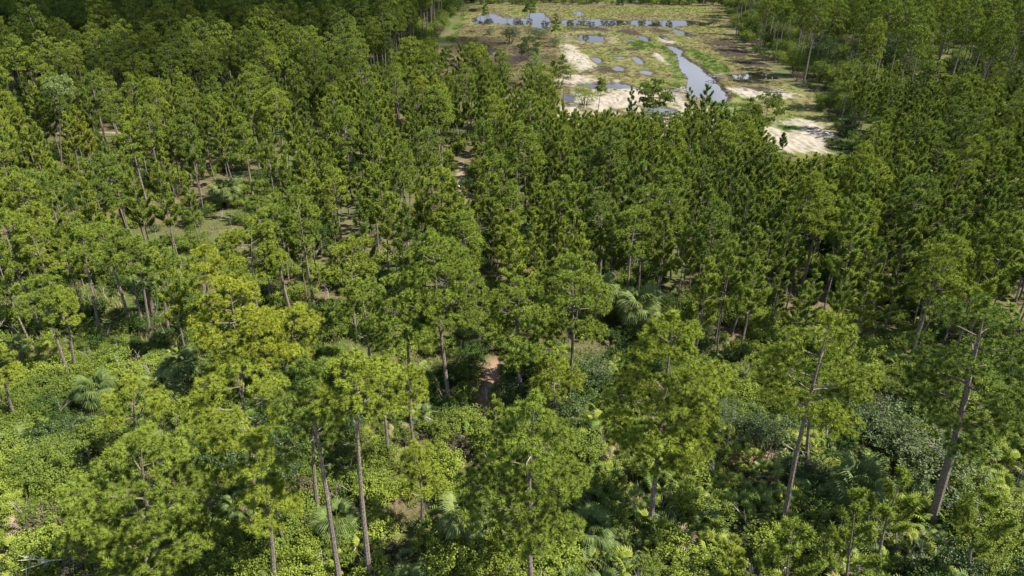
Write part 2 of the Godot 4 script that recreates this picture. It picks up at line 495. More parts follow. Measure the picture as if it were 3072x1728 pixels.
func path_gap(line: Array, p: Vector2) -> float:
	var best := 1e9
	for i in line.size() - 1:
		best = minf(best, p.distance_to(Geometry2D.get_closest_point_to_segment(p, line[i], line[i + 1])))
	return best

var channel_poly := PackedVector2Array(CHANNEL)
var edge_poly := PackedVector2Array(EDGE)

func channel_gap(p: Vector2) -> float:       # metres to the channel's shore, negative in the water
	if p.x < 30 or p.x > 58 or p.y > -128 or p.y < -228:
		return 9.0
	var best := 1e9
	for i in CHANNEL.size():
		best = minf(best, p.distance_to(Geometry2D.get_closest_point_to_segment(p, CHANNEL[i], CHANNEL[(i + 1) % CHANNEL.size()])))
	best += nf.get_noise_2d(p.x * 4, p.y * 2) * 0.5
	return -best if Geometry2D.is_point_in_polygon(p, channel_poly) else best

func in_clearing(x: float, z: float) -> bool:
	return z < -98 and z > -342 and x > -23 and x < 97 and Geometry2D.is_point_in_polygon(Vector2(x + nf.get_noise_2d(x * 0.7, z * 0.7) * 3.0, z), edge_poly)

func mixc(a: Color, b: Color, t: float) -> Color:
	return a.lerp(b, clampf(t, 0.0, 1.0))

func soil(x: float, z: float) -> Array:       # [height, colour (linear)] of the ground
	var n1 := nz.get_noise_2d(x, z)
	var n2 := nf.get_noise_2d(x * 3.0, z * 3.0)
	var n3 := nf.get_noise_2d(x * 11.0 + 50.0, z * 5.0)
	var y := n2 * 0.06
	var c := mixc(Color(0.095, 0.09, 0.042), Color(0.16, 0.125, 0.08), 0.5 + n2 * 1.2)
	c = mixc(c, Color(0.075, 0.105, 0.03), 0.45 + n1 * 1.6)
	var p := Vector2(x, z)
	if z > -130.0 and z < -30.0:
		var g := minf(path_gap(TRAIL, p), path_gap(TRAIL2, p)) + n2 * 0.8
		c = mixc(c, Color(0.33, 0.285, 0.235), smoothstep(0.9, 0.3, g + maxf(n1, 0.0) * 2.5))
		g = path_gap(LANE, p) + n2 * 0.8
		c = mixc(c, Color(0.26, 0.21, 0.14), smoothstep(0.9, 0.35, g))
		g = path_gap(STRAW, p) + n2 * 1.2
		c = mixc(c, Color(0.30, 0.20, 0.145), smoothstep(1.2, 0.5, g))
	if z > -98.0 or x < -26.0 or x > 100.0 or z < -350.0:
		if z > -98.0:
			for e in [[26.6, -39.4, 1.5, 1.5], [15.6, -33.8, 1.7, 1.0], [29.0, -37.5, 1.2, 1.0]]:
				c = mixc(c, Color(0.26, 0.155, 0.11), smoothstep(1.2, 0.7, ring(e, x, z)))
		return [y, c]
	if not in_clearing(x, z):
		return [y, c]
	c = mixc(Color(0.215, 0.235, 0.075), Color(0.32, 0.30, 0.13), 0.5 + n2 * 1.4)
	c = mixc(c, Color(0.18, 0.135, 0.085), clampf((n1 + n3 * 0.6) * 2.0, 0.0, 0.6))
	c = mixc(c, Color(0.19, 0.235, 0.05), clampf(-(n1 * 1.5 + n3 * 0.5) * 1.6, 0.0, 0.7))
	if x < 14.0 and z > -262.0 and z < -150.0:
		c = mixc(c, Color(0.19, 0.15, 0.085), 0.65)
	y += n3 * 0.07 + n2 * 0.05 + 0.05
	for e in LUSH:
		var r := ring(e, x, z)
		if r < 1.5:
			c = mixc(c, Color(0.16, 0.235, 0.05), smoothstep(1.25, 0.75, r))
	for e in MUD:
		var r := ring(e, x, z, 0.4)
		if r < 1.5:
			var t := smoothstep(1.15, 0.7, r + n3 * 0.5)
			c = mixc(c, Color(0.085, 0.068, 0.05), t)
			y -= 0.08 * t - n3 * 0.15 * t
	for e in SAND:
		var r := ring(e, x, z, 0.6)
		if r < 1.7:
			var t := smoothstep(1.3, 0.5, r + n3 * 0.8) * clampf(0.9 + n3 * 1.4, 0.3, 1.0)
			c = mixc(c, mixc(Color(0.74, 0.68, 0.62), Color(0.50, 0.43, 0.36), 0.45 + n3 * 1.8), t)
			y += 0.10 * t + n3 * 0.16 * t
	var bank := absf(ring([24.9, -232.0, 7.6, 14.0], x, z, 0.1) - 1.0)
	c = mixc(c, Color(0.36, 0.32, 0.24), smoothstep(0.25, 0.1, bank + n3 * 0.25) * clampf(0.6 + n3 * 2.0, 0.15, 0.9))
	y += 0.35 * smoothstep(0.3, 0.0, bank)
	var wet := 9.0
	for e in PONDS:
		wet = minf(wet, (ring(e, x, z, 0.42 if e[1] > -262 else 0.18) - 1.0) * minf(e[2], e[3]))
	var cg := channel_gap(p)
	if cg < 3.0:
		y += 0.2 * smoothstep(3.0, 1.0, cg)
		var beach := smoothstep(1.4, 0.4, cg) * clampf(0.5 + n3 * 3.0, 0.0, 1.0)
		c = mixc(c, mixc(Color(0.5, 0.44, 0.38), Color(0.12, 0.09, 0.07), 0.5 + n3 * 2.0), beach if z > -165.0 else beach * 0.4)
	wet = minf(wet, cg)
	if wet < 1.2:
		c = mixc(c, Color(0.13, 0.105, 0.075), smoothstep(0.9, 0.1, wet) * 0.75)
		y = lerpf(y, -0.16, smoothstep(0.8, 0.0, wet))
		y -= 0.45 * smoothstep(0.0, -0.9, wet)
	return [y, c * 0.56]

func lines(spans: Array) -> PackedFloat32Array:      # from, to, step, ...
	var out := PackedFloat32Array()
	for s in spans:
		var a: float = s[0]
		while a < s[1] - 0.001:
			out.append(a)
			a += s[2]
	return out

func make_ground() -> void:
	var xs := lines([[-4000, -1000, 1000], [-1000, -400, 150], [-400, -140, 26], [-140, -24, 1.4], [-24, 72, 0.5], [72, 100, 1.4], [100, 400, 25], [400, 1000, 150], [1000, 5001, 1000]])
	var zs := lines([[-6000, -1000, 1000], [-1000, -440, 80], [-440, -346, 8], [-346, -242, 1.3], [-242, -98, 0.65], [-98, -20, 0.9], [-20, 100, 20], [100, 1000, 150], [1000, 5001, 1000]])
	var v := PackedVector3Array()
	var c := PackedColorArray()
	var ix := PackedInt32Array()
	var w := xs.size()
	for z in zs:
		for x in xs:
			var s := soil(x, z)
			v.append(Vector3(x, s[0], z))
			c.append(s[1])
	for j in zs.size() - 1:
		for i in w - 1:
			var a := j * w + i
			ix.append_array(PackedInt32Array([a, a + 1, a + w + 1, a, a + w + 1, a + w]))
	var arr := []
	arr.resize(Mesh.ARRAY_MAX)
	arr[Mesh.ARRAY_VERTEX] = v
	arr[Mesh.ARRAY_COLOR] = c
	arr[Mesh.ARRAY_INDEX] = ix
	var m := ArrayMesh.new()
	m.add_surface_from_arrays(Mesh.PRIMITIVE_TRIANGLES, arr)
	m.surface_set_material(0, M.ground)
	structure("ground", m)

func flat_mesh(poly: Array, y: float, mat: Material) -> ArrayMesh:
	var pv := PackedVector2Array(poly)
	var tri := Geometry2D.triangulate_polygon(pv)
	var b := Buf.new()
	for i in range(0, tri.size(), 3):
		var q := [pv[tri[i]], pv[tri[i + 1]], pv[tri[i + 2]]]
		var a := Vector3(q[0].x, y, q[0].y)
		var d := Vector3(q[1].x, y, q[1].y)
		var e := Vector3(q[2].x, y, q[2].y)
		if (d - a).cross(e - a).y > 0:
			b.tri(a, e, d, Color.WHITE)
		else:
			b.tri(a, d, e, Color.WHITE)
	return mesh_of([b], [mat])

func make_water() -> void:
	for k in PONDS.size():
		var e: Array = PONDS[k]
		var poly := []
		for i in 28:
			var a := TAU * i / 28
			poly.append(Vector2(cos(a) * (e[2] * 1.25 + 0.3), sin(a) * (e[3] * 1.25 + 0.3)))
		var o := structure("pond", flat_mesh(poly, 0.0, M.water))
		o.position = Vector3(e[0], -0.17 - 0.004 * (k % 5), e[1])
		o.set_meta("label", e[4])
	var big := Geometry2D.offset_polygon(channel_poly, 0.9)
	var ch := structure("water_channel", flat_mesh(Array(big[0]), -0.19, M.water))
	ch.set_meta("label", "long curving channel of grey water through the clearing")

# ------------------------------------------------------------------ placing
const HEROES := [
	[-17.6, -23.8, 10.4, 6.7, 0.25, 1.1, "dome", "mid", "big round pine with star-like needle tufts beside the bleached bare branch"],
	[-14.5, -28.0, 11.4, 5.6, 0.59, 0.9, "fork", "yellow", "yellow-green pine with a forked dark trunk and a wide open crown"],
	[-12.1, -23.6, 10.5, 2.9, 0.55, 0.8, "tier", "yellow", "narrow tiered pine with a thick scaly trunk in front of the forked pine"],
	[-8.9, -24.2, 14.3, 2.8, 0.71, 0.2, "tier", "deep", "tall pine whose long bare leaning trunk crosses the palm with brown fronds"],
	[-11.2, -28.9, 9.5, 2.3, 0.59, 1.0, "tier", "deep", "dark-trunked pine standing close behind the leaning pine, crowns touching"],
	[-7.3, -24.2, 14.0, 3.6, 0.81, 0.6, "flat", "yellow", "umbrella-topped pine on a long bare trunk with pale dead limbs below its crown"],
	[-7.9, -33.8, 7.6, 2.9, 0.64, 0.1, "flat", "yellow", "pine with one bare pale limb halfway up its trunk, just behind the umbrella-topped pine"],
	[-5.7, -31.7, 8.4, 2.6, 0.70, -0.1, "tier", "yellow", "small-crowned pine with a straight grey trunk between the umbrella-topped pine and the straw-covered gap"],
	[-4.4, -39.0, 13.7, 5.9, 0.48, -0.6, "dome", "mid", "tallest pine in the middle, broad crown on a thick reddish-dark trunk"],
	[0.6, -39.9, 9.9, 6.0, 0.41, -0.1, "dome", "mid", "dense rounded pine directly above the straw-covered gap in the undergrowth"],
	[4.2, -40.6, 11.3, 5.1, 0.46, -0.3, "dome", "mid", "upright pine with a long oval crown beside the dark hollow and the shaded palm"],
	[1.0, -23.6, 12.8, 5.9, 0.39, 0.0, "cone", "mid", "large cone-shaped pine with a straight trunk beside the palm with hanging pale fans"],
	[7.8, -28.0, 14.2, 5.2, 0.33, -0.2, "egg", "yellow", "large egg-shaped yellow-green pine on a dark trunk in front of the shaded palm"],
	[15.1, -27.5, 14.5, 4.9, 0.56, -0.3, "open", "yellow", "open-crowned pine with broken white limbs and a leaning trunk flecked with pale bark"],
	[18.4, -32.5, 9.7, 3.0, 0.45, -0.9, "tier", "mid", "thinner dark pine trunk half hidden behind the open-crowned leaning pine"],
	[24.0, -28.5, 14.7, 5.7, 0.42, -1.3, "open", "deep", "thickest dark leaning trunk of all, pine with grey snags in its wide crown"],
	[19.0, -24.5, 7.6, 2.2, 0.49, -0.6, "young", "mid", "slim sapling pine with upright tufts in front of the thick dark leaning trunk"],
	[16.7, -23.1, 7.8, 2.7, 0.26, -1.2, "young", "mid", "bushy young pine rising from bright palmettos beside the slim sapling"],
	[13.7, -22.2, 6.9, 3.4, 0.25, -1.1, "young", "mid", "broad young pine spreading over the bright palmettos beneath the open-crowned pine"],
	[23.8, -24.5, 6.2, 2.9, 0.43, -1.0, "young", "mid", "young pine with a thin tilted stem close to the bright green bushes"],
	[-23.5, -45.6, 9.8, 3.0, 0.63, 1.0, "dome", "gold", "brightest yellow crown, a small round pine top above the other yellow-green pines"],
	[-19.3, -39.9, 10.2, 5.4, 0.40, 0.8, "dome", "gold", "wide golden-green pine below the brightest yellow pine top"],
	[-17.0, -40.9, 7.5, 4.4, 0.39, 2.3, "dome", "gold", "rounded golden-green pine with a tilted trunk showing under its crown"],
	[-21.4, -49.9, 10.1, 5.2, 0.49, 0.9, "open", "yellow", "loose-topped pine behind the brightest yellow pine, with faded upper twigs"],
	[-17.0, -39.4, 7.2, 3.8, 0.54, -0.2, "flat", "gold", "low golden pine crown with rusty dead tufts along its lower edge"],
	[-13.0, -48.6, 9.3, 4.2, 0.52, 0.7, "open", "yellow", "pine with a bare grey dead top poking from its crown"],
	[-10.6, -42.4, 8.7, 4.1, 0.52, -0.0, "dome", "mid", "mid-green pine in front of the pine with the dead grey top"],
	[-7.0, -37.6, 11.4, 4.8, 0.52, 0.2, "dome", "mid", "full green pine between the pine with a dead top and the tallest middle pine"],
	[-23.1, -32.5, 7.2, 3.5, 0.46, 1.3, "dome", "yellow", "small pine in front of the two pale cabbage palms"],
	[3.1, -37.6, 5.2, 3.4, 0.48, -0.5, "dome", "yellow", "low young pine crown tucked beneath the upright oval-crowned pine"],
	[-5.1, -27.6, 6.7, 2.2, 0.42, 0.0, "tier", "yellow", "small slanting pine with dead twigs under it, beside the palm with hanging pale fans"],
	[-12.2, -26.3, 5.1, 2.4, 0.48, 0.1, "tier", "yellow", "short pine with a dark stubby trunk beside the thick scaly trunk"],
	[-44.6, -59.7, 11.2, 4.7, 0.66, -0.2, "dome", "deep", "dark green pine with a tall slanting trunk at the edge of the stand"],
	[-33.6, -42.9, 8.5, 3.3, 0.62, 0.4, "dome", "mid", "leaning pine above the palm clump with brown skirts"],
	[-33.9, -48.0, 10.6, 3.2, 0.69, 1.1, "tier", "mid", "pine with a long pale bare trunk over the open shaded ground"],
	[-32.8, -50.6, 9.5, 3.1, 0.67, -0.1, "tier", "mid", "slender pine, tallest of the bare-trunked group over the shaded ground"],
	[-31.2, -49.6, 9.3, 2.9, 0.70, 0.4, "tier", "deep", "slender dark pine between the two palest bare trunks over the shaded ground"],
	[-29.5, -47.3, 9.6, 2.9, 0.69, 1.0, "tier", "mid", "bare-trunked pine beside the dead brown palm fronds"],
	[-29.1, -49.6, 8.6, 2.9, 0.63, 0.9, "tier", "deep", "straight dark-trunked pine beside the dim shaded palm"],
	[-34.1, -37.4, 6.6, 2.9, 0.53, 0.4, "tier", "yellow", "pine showing mostly its slanting trunk beside the palms with brown skirts"],
	[-33.7, -43.8, 7.3, 2.5, 0.59, 1.0, "tier", "yellow", "thin pine twin-set beside the leaning pine above the palm clump"],
	[-3.0, -77.3, 11.3, 3.4, 0.63, -0.3, "tier", "deep", "tall thin pine alone beside the narrow open lane through the stand"],
	[-7.2, -135.5, 11.6, 4.5, 0.74, -0.1, "flat", "yellow", "round-topped pine standing above its neighbours on the near side of the clearing"],
	[-4.6, -126.3, 10.3, 6.0, 0.47, 0.4, "cone", "mid", "full conical pine touching the round-topped pine by the clearing"],
	[-18.8, -134.1, 12.9, 5.8, 0.57, -0.3, "open", "yellow", "twin-topped tall pine in front of the cut grass strip along the shaded wood"],
	[-16.2, -138.7, 12.1, 5.1, 0.57, 0.4, "open", "yellow", "lighter tall pine beside the twin-topped one at the clearing's corner"],
	[3.4, -156.1, 10.0, 4.8, 0.61, 0.3, "flat", "pale", "pale lone pine with a clear trunk before the brown grass of the clearing"],
	[5.1, -137.6, 9.7, 3.2, 0.54, -0.7, "open", "pale", "thin pale pine below the start of the sandy wheel ruts"],
	[9.5, -123.9, 11.2, 2.8, 0.63, -0.7, "cone", "deep", "tall dark pine on a bare pole trunk at the clearing's sandy shore"],
	[7.5, -120.4, 10.9, 3.1, 0.46, -0.5, "cone", "deep", "dark pine leaning against the pole-trunked pine at the sandy shore"],
	[5.9, -123.9, 7.7, 4.2, 0.28, -0.2, "cone", "mid", "bushy pine on the clearing's near shore beside the pole-trunked pine"],
	[24.2, -117.6, 8.4, 5.8, 0.40, -0.2, "flat", "deep", "umbrella-crowned lone pine silhouetted against the sand and water"],
	[21.2, -120.4, 6.5, 1.9, 0.13, -0.5, "spire", "deep", "thin spire-topped pine beside the umbrella-crowned lone pine"],
	[30.1, -114.2, 7.4, 2.7, 0.14, -0.9, "spire", "mid", "feathery thin pine in front of the wide end of the water channel"],
	[32.7, -114.2, 8.0, 4.1, 0.21, -0.7, "spire", "deep", "dark spiky pine in front of the wide end of the water channel"],
	[34.7, -111.7, 6.0, 1.9, 0.16, -0.7, "spire", "deep", "small leaning pine tip beside the dark spiky pine"],
	[41.0, -110.9, 7.4, 5.1, 0.42, 0.0, "open", "deep", "leaning see-through pine before the sandy bank right of the channel"],
	[38.4, -110.0, 6.8, 5.8, 0.21, -0.5, "cone", "mid", "bushy pine joined with the leaning see-through pine"],
	[15.3, -123.9, 7.2, 2.0, 0.69, 0.5, "tier", "mid", "thin pine beside the yellow bush at the long shallow pond"],
	[42.1, -104.0, 2.5, 1.2, 0.15, -0.3, "spire", "deep", "tiny sapling pine standing on the white sand"],
	[-9.1, -247.0, 9.0, 2.9, 0.56, 0.3, "tier", "deep", "lone thin pine beside the blue pond in the far clearing"],
	[5.6, -240.8, 12.0, 4.4, 0.54, 0.4, "tier", "deep", "dark twin-trunked lone pine before the bright far pond"],
	[13.5, -220.5, 8.4, 2.9, 0.38, -0.3, "tier", "deep", "lone pine with a bush at its foot in the middle of the clearing"],
	[-65.0, -95.5, 12.8, 4.1, 0.79, 3.6, "flat", "pale", "tall pale pine standing high over the young stand with a long slanting trunk"],
]

var spots := []       # where trunks already stand

func free_at(x: float, z: float, r: float) -> bool:
	for s in spots:
		if absf(s.x - x) < r and absf(s.y - z) < r and s.distance_to(Vector2(x, z)) < r:
			return false
	return true

func in_view(x: float, z: float, y := 6.0, m := 1.06) -> bool:
	var s := seen_at(Vector3(x, y, z))
	return s.z > 2.0 and absf(s.x) < m + 4.0 / s.z

func spin_of(scale: Vector3, turn: float, at: Vector3) -> Transform3D:
	return Transform3D(Basis(Vector3.UP, turn).scaled_local(scale), at)

const TINTS := [["gold", 0.32, 0.365, 0.04], ["yellow", 0.26, 0.32, 0.04], ["mid", 0.21, 0.28, 0.04], ["deep", 0.16, 0.225, 0.038], ["pale", 0.23, 0.31, 0.10]]
const SAY := {"gold": "golden-green", "yellow": "yellow-green", "mid": "mid-green", "deep": "deep-green", "pale": "pale-green"}

func tint_of(k: String) -> Color:       # what the shared needle material is multiplied with to reach that green
	for t in TINTS:
		if t[0] == k:
			return Color(t[1] / 0.22, t[2] / 0.28, t[3] / 0.05)
	return Color.WHITE

func pick_tint(x: float, z: float) -> String:
	var n := nf.get_noise_2d(x * 0.8 + 200, z * 0.8) * 1.3 + rf(-0.45, 0.45)
	if z < -112 and x < 0:
		return "yellow" if n > 0.35 else ("mid" if n > -0.2 else "deep")
	if x < -8:
		return "gold" if n > 0.75 else ("yellow" if n > 0.22 else ("mid" if n > -0.4 else "deep"))
	return "yellow" if n > 0.16 else ("mid" if n > -0.42 else "deep")

func _ready() -> void:
	rng.seed = 20240611
	nz.seed = 3; nz.frequency = 0.035; nz.fractal_octaves = 3
	nf.seed = 8; nf.frequency = 0.06; nf.fractal_octaves = 3
	# camera, sky, sun, exposure
	var cam := Camera3D.new()
	cam.name = "camera"
	cam.position = CAM
	cam.rotation_degrees = Vector3(-PITCH, 0, 0)
	cam.fov = 45.76
	cam.near = 0.5
	cam.far = 9000.0
	add_child(cam)
	cam.current = true
	var env := Environment.new()
	env.background_mode = Environment.BG_SKY
	var sm := ProceduralSkyMaterial.new()
	sm.sky_top_color = lin(0.08, 0.14, 0.27)
	sm.sky_horizon_color = lin(0.37, 0.38, 0.40)
	sm.sky_curve = 0.12
	sm.ground_bottom_color = lin(0.10, 0.12, 0.06)
	sm.ground_horizon_color = lin(0.4, 0.45, 0.45)
	sm.sky_cover = make_clouds_cover()
	sm.sky_cover_modulate = Color(1, 1, 1)
	sm.sun_angle_max = 4.0
	var sky := Sky.new()
	sky.sky_material = sm
	env.sky = sky
	env.tonemap_mode = Environment.TONE_MAPPER_LINEAR
	env.tonemap_exposure = 2.3
	env.sdfgi_enabled = true
	env.ssao_enabled = true
	env.ssil_enabled = true
	var we := WorldEnvironment.new()
	we.name = "sky"
	we.environment = env
	add_child(we)
	var sun := DirectionalLight3D.new()
	sun.name = "sun"
	sun.light_energy = 1.6
	sun.light_color = Color(1.0, 0.965, 0.90)
	sun.light_angular_distance = 0.5
	sun.shadow_enabled = true
	add_child(sun)
	sun.look_at_from_position(Vector3(0.60, 0.78, 0.10), Vector3.ZERO)
	make_materials()
	make_ground()
	make_water()
	make_cloud()
	make_templates()
	make_landmarks()
	plant_heroes()
	plant_palms()
	plant_forest()
	plant_shrubs()
	plant_grass()
	lay_debris()
	say_which()

func make_clouds_cover() -> ImageTexture:
	var im := Image.create(512, 256, false, Image.FORMAT_RGBA8)
	var n := FastNoiseLite.new()
	n.seed = 21; n.frequency = 1.5; n.fractal_octaves = 5
	for j in 256:
		var el := PI * (0.5 - (j + 0.5) / 256.0)
		for i in 512:
			var a := TAU * (i + 0.5) / 512.0
			var d := Vector3(cos(el) * sin(a), sin(el) * 2.0, cos(el) * cos(a))
			var t := clampf((n.get_noise_3dv(d) - 0.02) * 3.2, 0.0, 1.0)
			if el < 0.0:
				t = 0.0
			var g := 0.78 + 0.22 * clampf(n.get_noise_3dv(d * 2.3) + 0.5, 0.0, 1.0)
			im.set_pixel(i, j, Color(g, g, g, t * 0.46))
	return ImageTexture.create_from_image(im)

func make_cloud() -> void:
	# the cumulus that shades the far wood: it floats above the frame, up along the sunbeams
	var b := Buf.new()
	var ball := SphereMesh.new()
	ball.radius = 1.0; ball.height = 2.0; ball.radial_segments = 10; ball.rings = 5
	var a := ball.get_mesh_arrays()
	var tv := PackedVector3Array()
	for i in a[Mesh.ARRAY_INDEX]:
		tv.append(a[Mesh.ARRAY_VERTEX][i])
	var up := Vector3(0.60, 0.78, 0.10) * (420.0 / 0.78)
	for i in 900:
		# ground footprint of the shade: everything left of x = 10 between z = -150 and -235, and the wood beyond
		var x := rf(-420, 14)
		var z := rf(-480, -105)
		var edge := -146.0
		if x < -20:
			edge = -119.0 - 12.0 * nf.get_noise_2d(x * 0.3, 7.0) + (x + 20) * 0.03
		var keep := smoothstep(edge + 14.0, edge - 30.0, z)
		if x > -24:
			keep = minf(keep, smoothstep(-236.0, -222.0, z))
		keep *= smoothstep(16.0, 6.0, x)
		if rf(0, 1) > keep:
			continue
		var s := rf(6, 11) if (x > -40 or z > -165) else rf(12, 24)
		b.put(Transform3D(Basis().scaled(Vector3(s, s * 0.5, s)), up + Vector3(x, rf(-8, 22), z)), tv, Color.WHITE)
	structure("cloud", mesh_of([b], [M.cloud]))

func make_templates() -> void:
	# 0 star tufts of long needles, 1 upright brushes, 2 coarse far tufts, 3 coarse far brushes
	var sets := [[96, 0.29, 2, 110, 0.04, 0.034], [58, 0.26, 8, 80, 0.40, 0.034], [34, 0.33, 8, 108, 0.08, 0.08], [36, 0.28, 10, 76, 0.42, 0.06]]
	for s in sets:
		var l := []
		for i in 3:
			l.append(make_tuft(s[0], s[1], s[2], s[3], s[4], s[5]))
		TUFT.append(l)
	LEAFCLUMP = [make_leafclump(17, 0.09, 0.15), make_leafclump(16, 0.16, 0.24)]

func make_landmarks() -> void:
	var l := [["the big star-tufted pine", -17, 8, -24], ["the forked pine", -14, 9, -28], ["the umbrella-topped pine", -7, 12, -24], ["the tallest middle pine", -4, 11, -39], ["the large cone-shaped pine", 1, 9, -24],
		["the large egg-shaped pine", 8, 10, -28], ["the open-crowned leaning pine", 15, 11, -28], ["the thickest leaning trunk", 24, 8, -28], ["the brightest yellow crown", -23, 9, -46],
		["the pine with a dead top", -13, 8, -49], ["the shaded palm", 10.5, 2, -49], ["the straw-covered gap", -1.5, 0, -40], ["the two pale cabbage palms", -25, 2, -40], ["the palms with brown skirts", -37, 2, -42],
		["the bare-trunked group", -32, 5, -50], ["the tall slanting trunk", -44, 6, -60], ["the palm among pines", -35, 2, -79], ["the narrow open lane", -6.5, 0, -78], ["the white scrap", -7.5, 0, -86],
		["the sand trail", -50, 0, -115], ["the tall pale slanting pine", -65, 10, -95], ["the umbrella-crowned lone pine", 24, 6, -118], ["the dark spiky pine", 33, 6, -114], ["the white sand bank", 48, 0, -109],
		["the dark shaded pond", 60, 0, -165], ["the blue far pond", -9, 0, -287], ["the cut grass strip", -21, 0, -210], ["the grey dome-shaped tree", -41, 7, -155], ["the reddish dead bush", -34, 2, -189],
		["the bend of the white trail", 61, 0, -92], ["the red straw patch", 26.6, 0, -39.4], ["the dark wet hollows", 63, 0, -205], ["the palm with hanging fans", -2.7, 2, -27.4], ["the pole-trunked pine", 9.5, 8, -124],
		["the round-topped pine", -7, 9, -135], ["the broad greyish shrub", 25, 2, -32.5], ["the bleached bare branch", -22, 0, -25.6], ["the bright thicket", 92, 3, -170], ["the far bright pond", 11, 0, -284],
		["the bright palmetto bed", 12, 0, -25], ["the golden-green pines", -19, 7, -40]]
	for m in l:
		mark(m[0], m[1], m[2], m[3])

func plant_heroes() -> void:
	for e in HEROES:
		var style: String = e[6]
		var far: bool = e[1] < -90.0
		var young := style in ["spire", "young"]
		var r0 := 0.07 + 0.0068 * float(e[2])
		if e[8].begins_with("thickest"):
			r0 = 0.27
		if far or young:
			r0 *= 0.75
		var tk := (3 if young or style == "cone" else 2) if far else (1 if young else 0)
		var p := pine(e[2], e[3] * (1.0 if not young else 1.15), e[4], e[5], style, 1.0 if not far else 1.1, r0, tk)
		var o := thing("pine_tree", e[8], "pine tree", Vector3(e[0], 0, e[1]))
		part("trunk", p[0], o)
		part("crown", p[1], o, M[e[7]])
		spots.append(Vector2(e[0], e[1]))

func plant_forest() -> void:
	# shared shapes
	var V := {"tall": [], "young": [], "far": [], "clump": []}
	for i in 5:
		V.tall.append(pine(12.0, 3.5, rf(0.5, 0.62), rf(-0.5, 0.5), ["dome", "tier", "open", "dome", "flat"][i], 1.0, 0.15, 0))
	for i in 10:
		V.young.append(pine(10.0, rf(2.2, 2.9), rf(0.38, 0.6), rf(-0.4, 0.6), "spire", rf(1.0, 1.6), 0.075, 1))
	for i in 6:
		V.far.append(pine(16.0, 4.5, rf(0.5, 0.62), rf(-0.5, 0.5), ["dome", "flat", "open", "dome", "egg", "tier"][i], 0.85, 0.17, 2))
	var want := []      # [kind, variant, x, z, height, width scale, tint]
	# the young stand and what grows between
	var step := 1.98
	var z := -44.0
	while z > -119.0:
		var x := -105.0
		while x < 105.0:
			var px := x + rf(-0.9, 0.9)
			var pz := z + rf(-0.9, 0.9)
			x += step
			if not in_view(px, pz) or in_clearing(px, pz) or not free_at(px, pz, 1.45):
				continue
			var pp := Vector2(px, pz)
			var open := nf.get_noise_2d(px * 0.55 + 90, pz * 0.55)
			var keep := 0.62
			if px < -10:
				keep = 0.56 if open < 0.12 else 0.14
				if pz > -62 and px < -24:
					keep *= 0.7
			elif px > 0:
				keep = 0.80 if open < 0.3 else 0.4
			if path_gap(LANE, pp) < 2.4 or path_gap(STRAW, pp) < 1.6 or path_gap(TRAIL, pp) < 0.7 or path_gap(TRAIL2, pp) < 2.0:
				continue
			if pp.distance_to(Vector2(10.0, -47)) < 4.5 or (absf(px - pz * 0.442) < 3.0 and pz < -55.0 and pz > -83.0) or (absf(px - pz * 0.085) < 1.9 and pz < -64.0 and pz > -90.0) or (px > -42 and px < -22 and pz < -84.0 and pz > -92.0 and rf(0, 1) < 0.6) or pp.distance_to(Vector2(-1.5, -48.5)) < 2.5:
				continue
			if pz > -50 and px > -24 and px < 4:
				keep *= 0.5
			if rf(0, 1) > keep:
				continue
			if px > 55 and pz < -85:
				if rf(0, 1) < 0.5:
					continue
			var tall := rf(0, 1) < (0.16 if px < -8 else 0.13)
			var h := rf(9.5, 12.5) if tall else rf(7.0, 11.6)
			if px > 6 and px < 56:      # towards the clearing the pines stand lower
				var cap := 30.0 + pz * lerpf(0.232, 0.300, smoothstep(0.35, 0.41, px / -pz) * smoothstep(0.55, 0.51, px / -pz)) + rf(-1.0, 0.6)
				if cap < 3.5:
					continue
				h = minf(h, cap)
			want.append(["tall" if tall else "young", rng.randi() % (5 if tall else 10), px, pz, h, rf(0.85, 1.2), pick_tint(px, pz)])
			spots.append(Vector2(px, pz))
		z -= step
	# the tall clump between the stand and the clearing
	for i in 60:
		var px := rf(-21, 6)
		var pz := rf(-141, -116)
		if not free_at(px, pz, 1.9) or path_gap(TRAIL, Vector2(px, pz)) < 1.5 or (px > -4 and pz < -128):
			continue
		want.append(["tall" if i % 3 else "young", rng.randi() % 5, px, pz, rf(9, 12.5), rf(0.85, 1.15), pick_tint(px, pz)])
		spots.append(Vector2(px, pz))
	# a few young ones in front
	for i in 14:
		var px := rf(-22, 30)
		var pz := rf(-43, -24)
		if in_view(px, pz, 2) and free_at(px, pz, 3.2):
			want.append(["young", rng.randi() % 7, px, pz, rf(3.5, 6.5), rf(0.9, 1.2), pick_tint(px, pz)])
			spots.append(Vector2(px, pz))
	# old woods left, beyond and right
	step = 4.2
	z = -112.0
	while z > -440.0:
		var x := -360.0
		while x < 370.0:
			var px := x + rf(-2, 2)
			var pz := z + rf(-2, 2)
			x += step
			if not in_view(px, pz, 14.0, 1.12):
				continue
			if in_clearing(px, pz) or (px > -24 and px < 60 and pz > -346) or (pz > -346 and in_clearing(px - 3, pz)) or (px < -19 and px > -26 and pz > -346):
				continue
			if px < 0 and pz > -120 - 8 * nf.get_noise_2d(px, 3.0):
				continue
			var right := px > 40 and pz > -350
			var keep := 0.30 if right else 0.86
			if pz < -346 and px > -22 and px < 100:
				keep = 0.13 if pz > -385 else 0.0
			if right and pz > -150:
				keep = 0.17
			if rf(0, 1) > keep or not free_at(px, pz, 2.2):
				continue
			var h := rf(13, 18.5) if not right else rf(15, 20)
			if px < 0 and pz > -150:
				h = rf(11, 15.5)
			want.append(["far", rng.randi() % 6, px, pz, h, rf(0.75, 1.08), pick_tint(px, pz) if rf(0, 1) < 0.7 else "mid"])
		z -= step
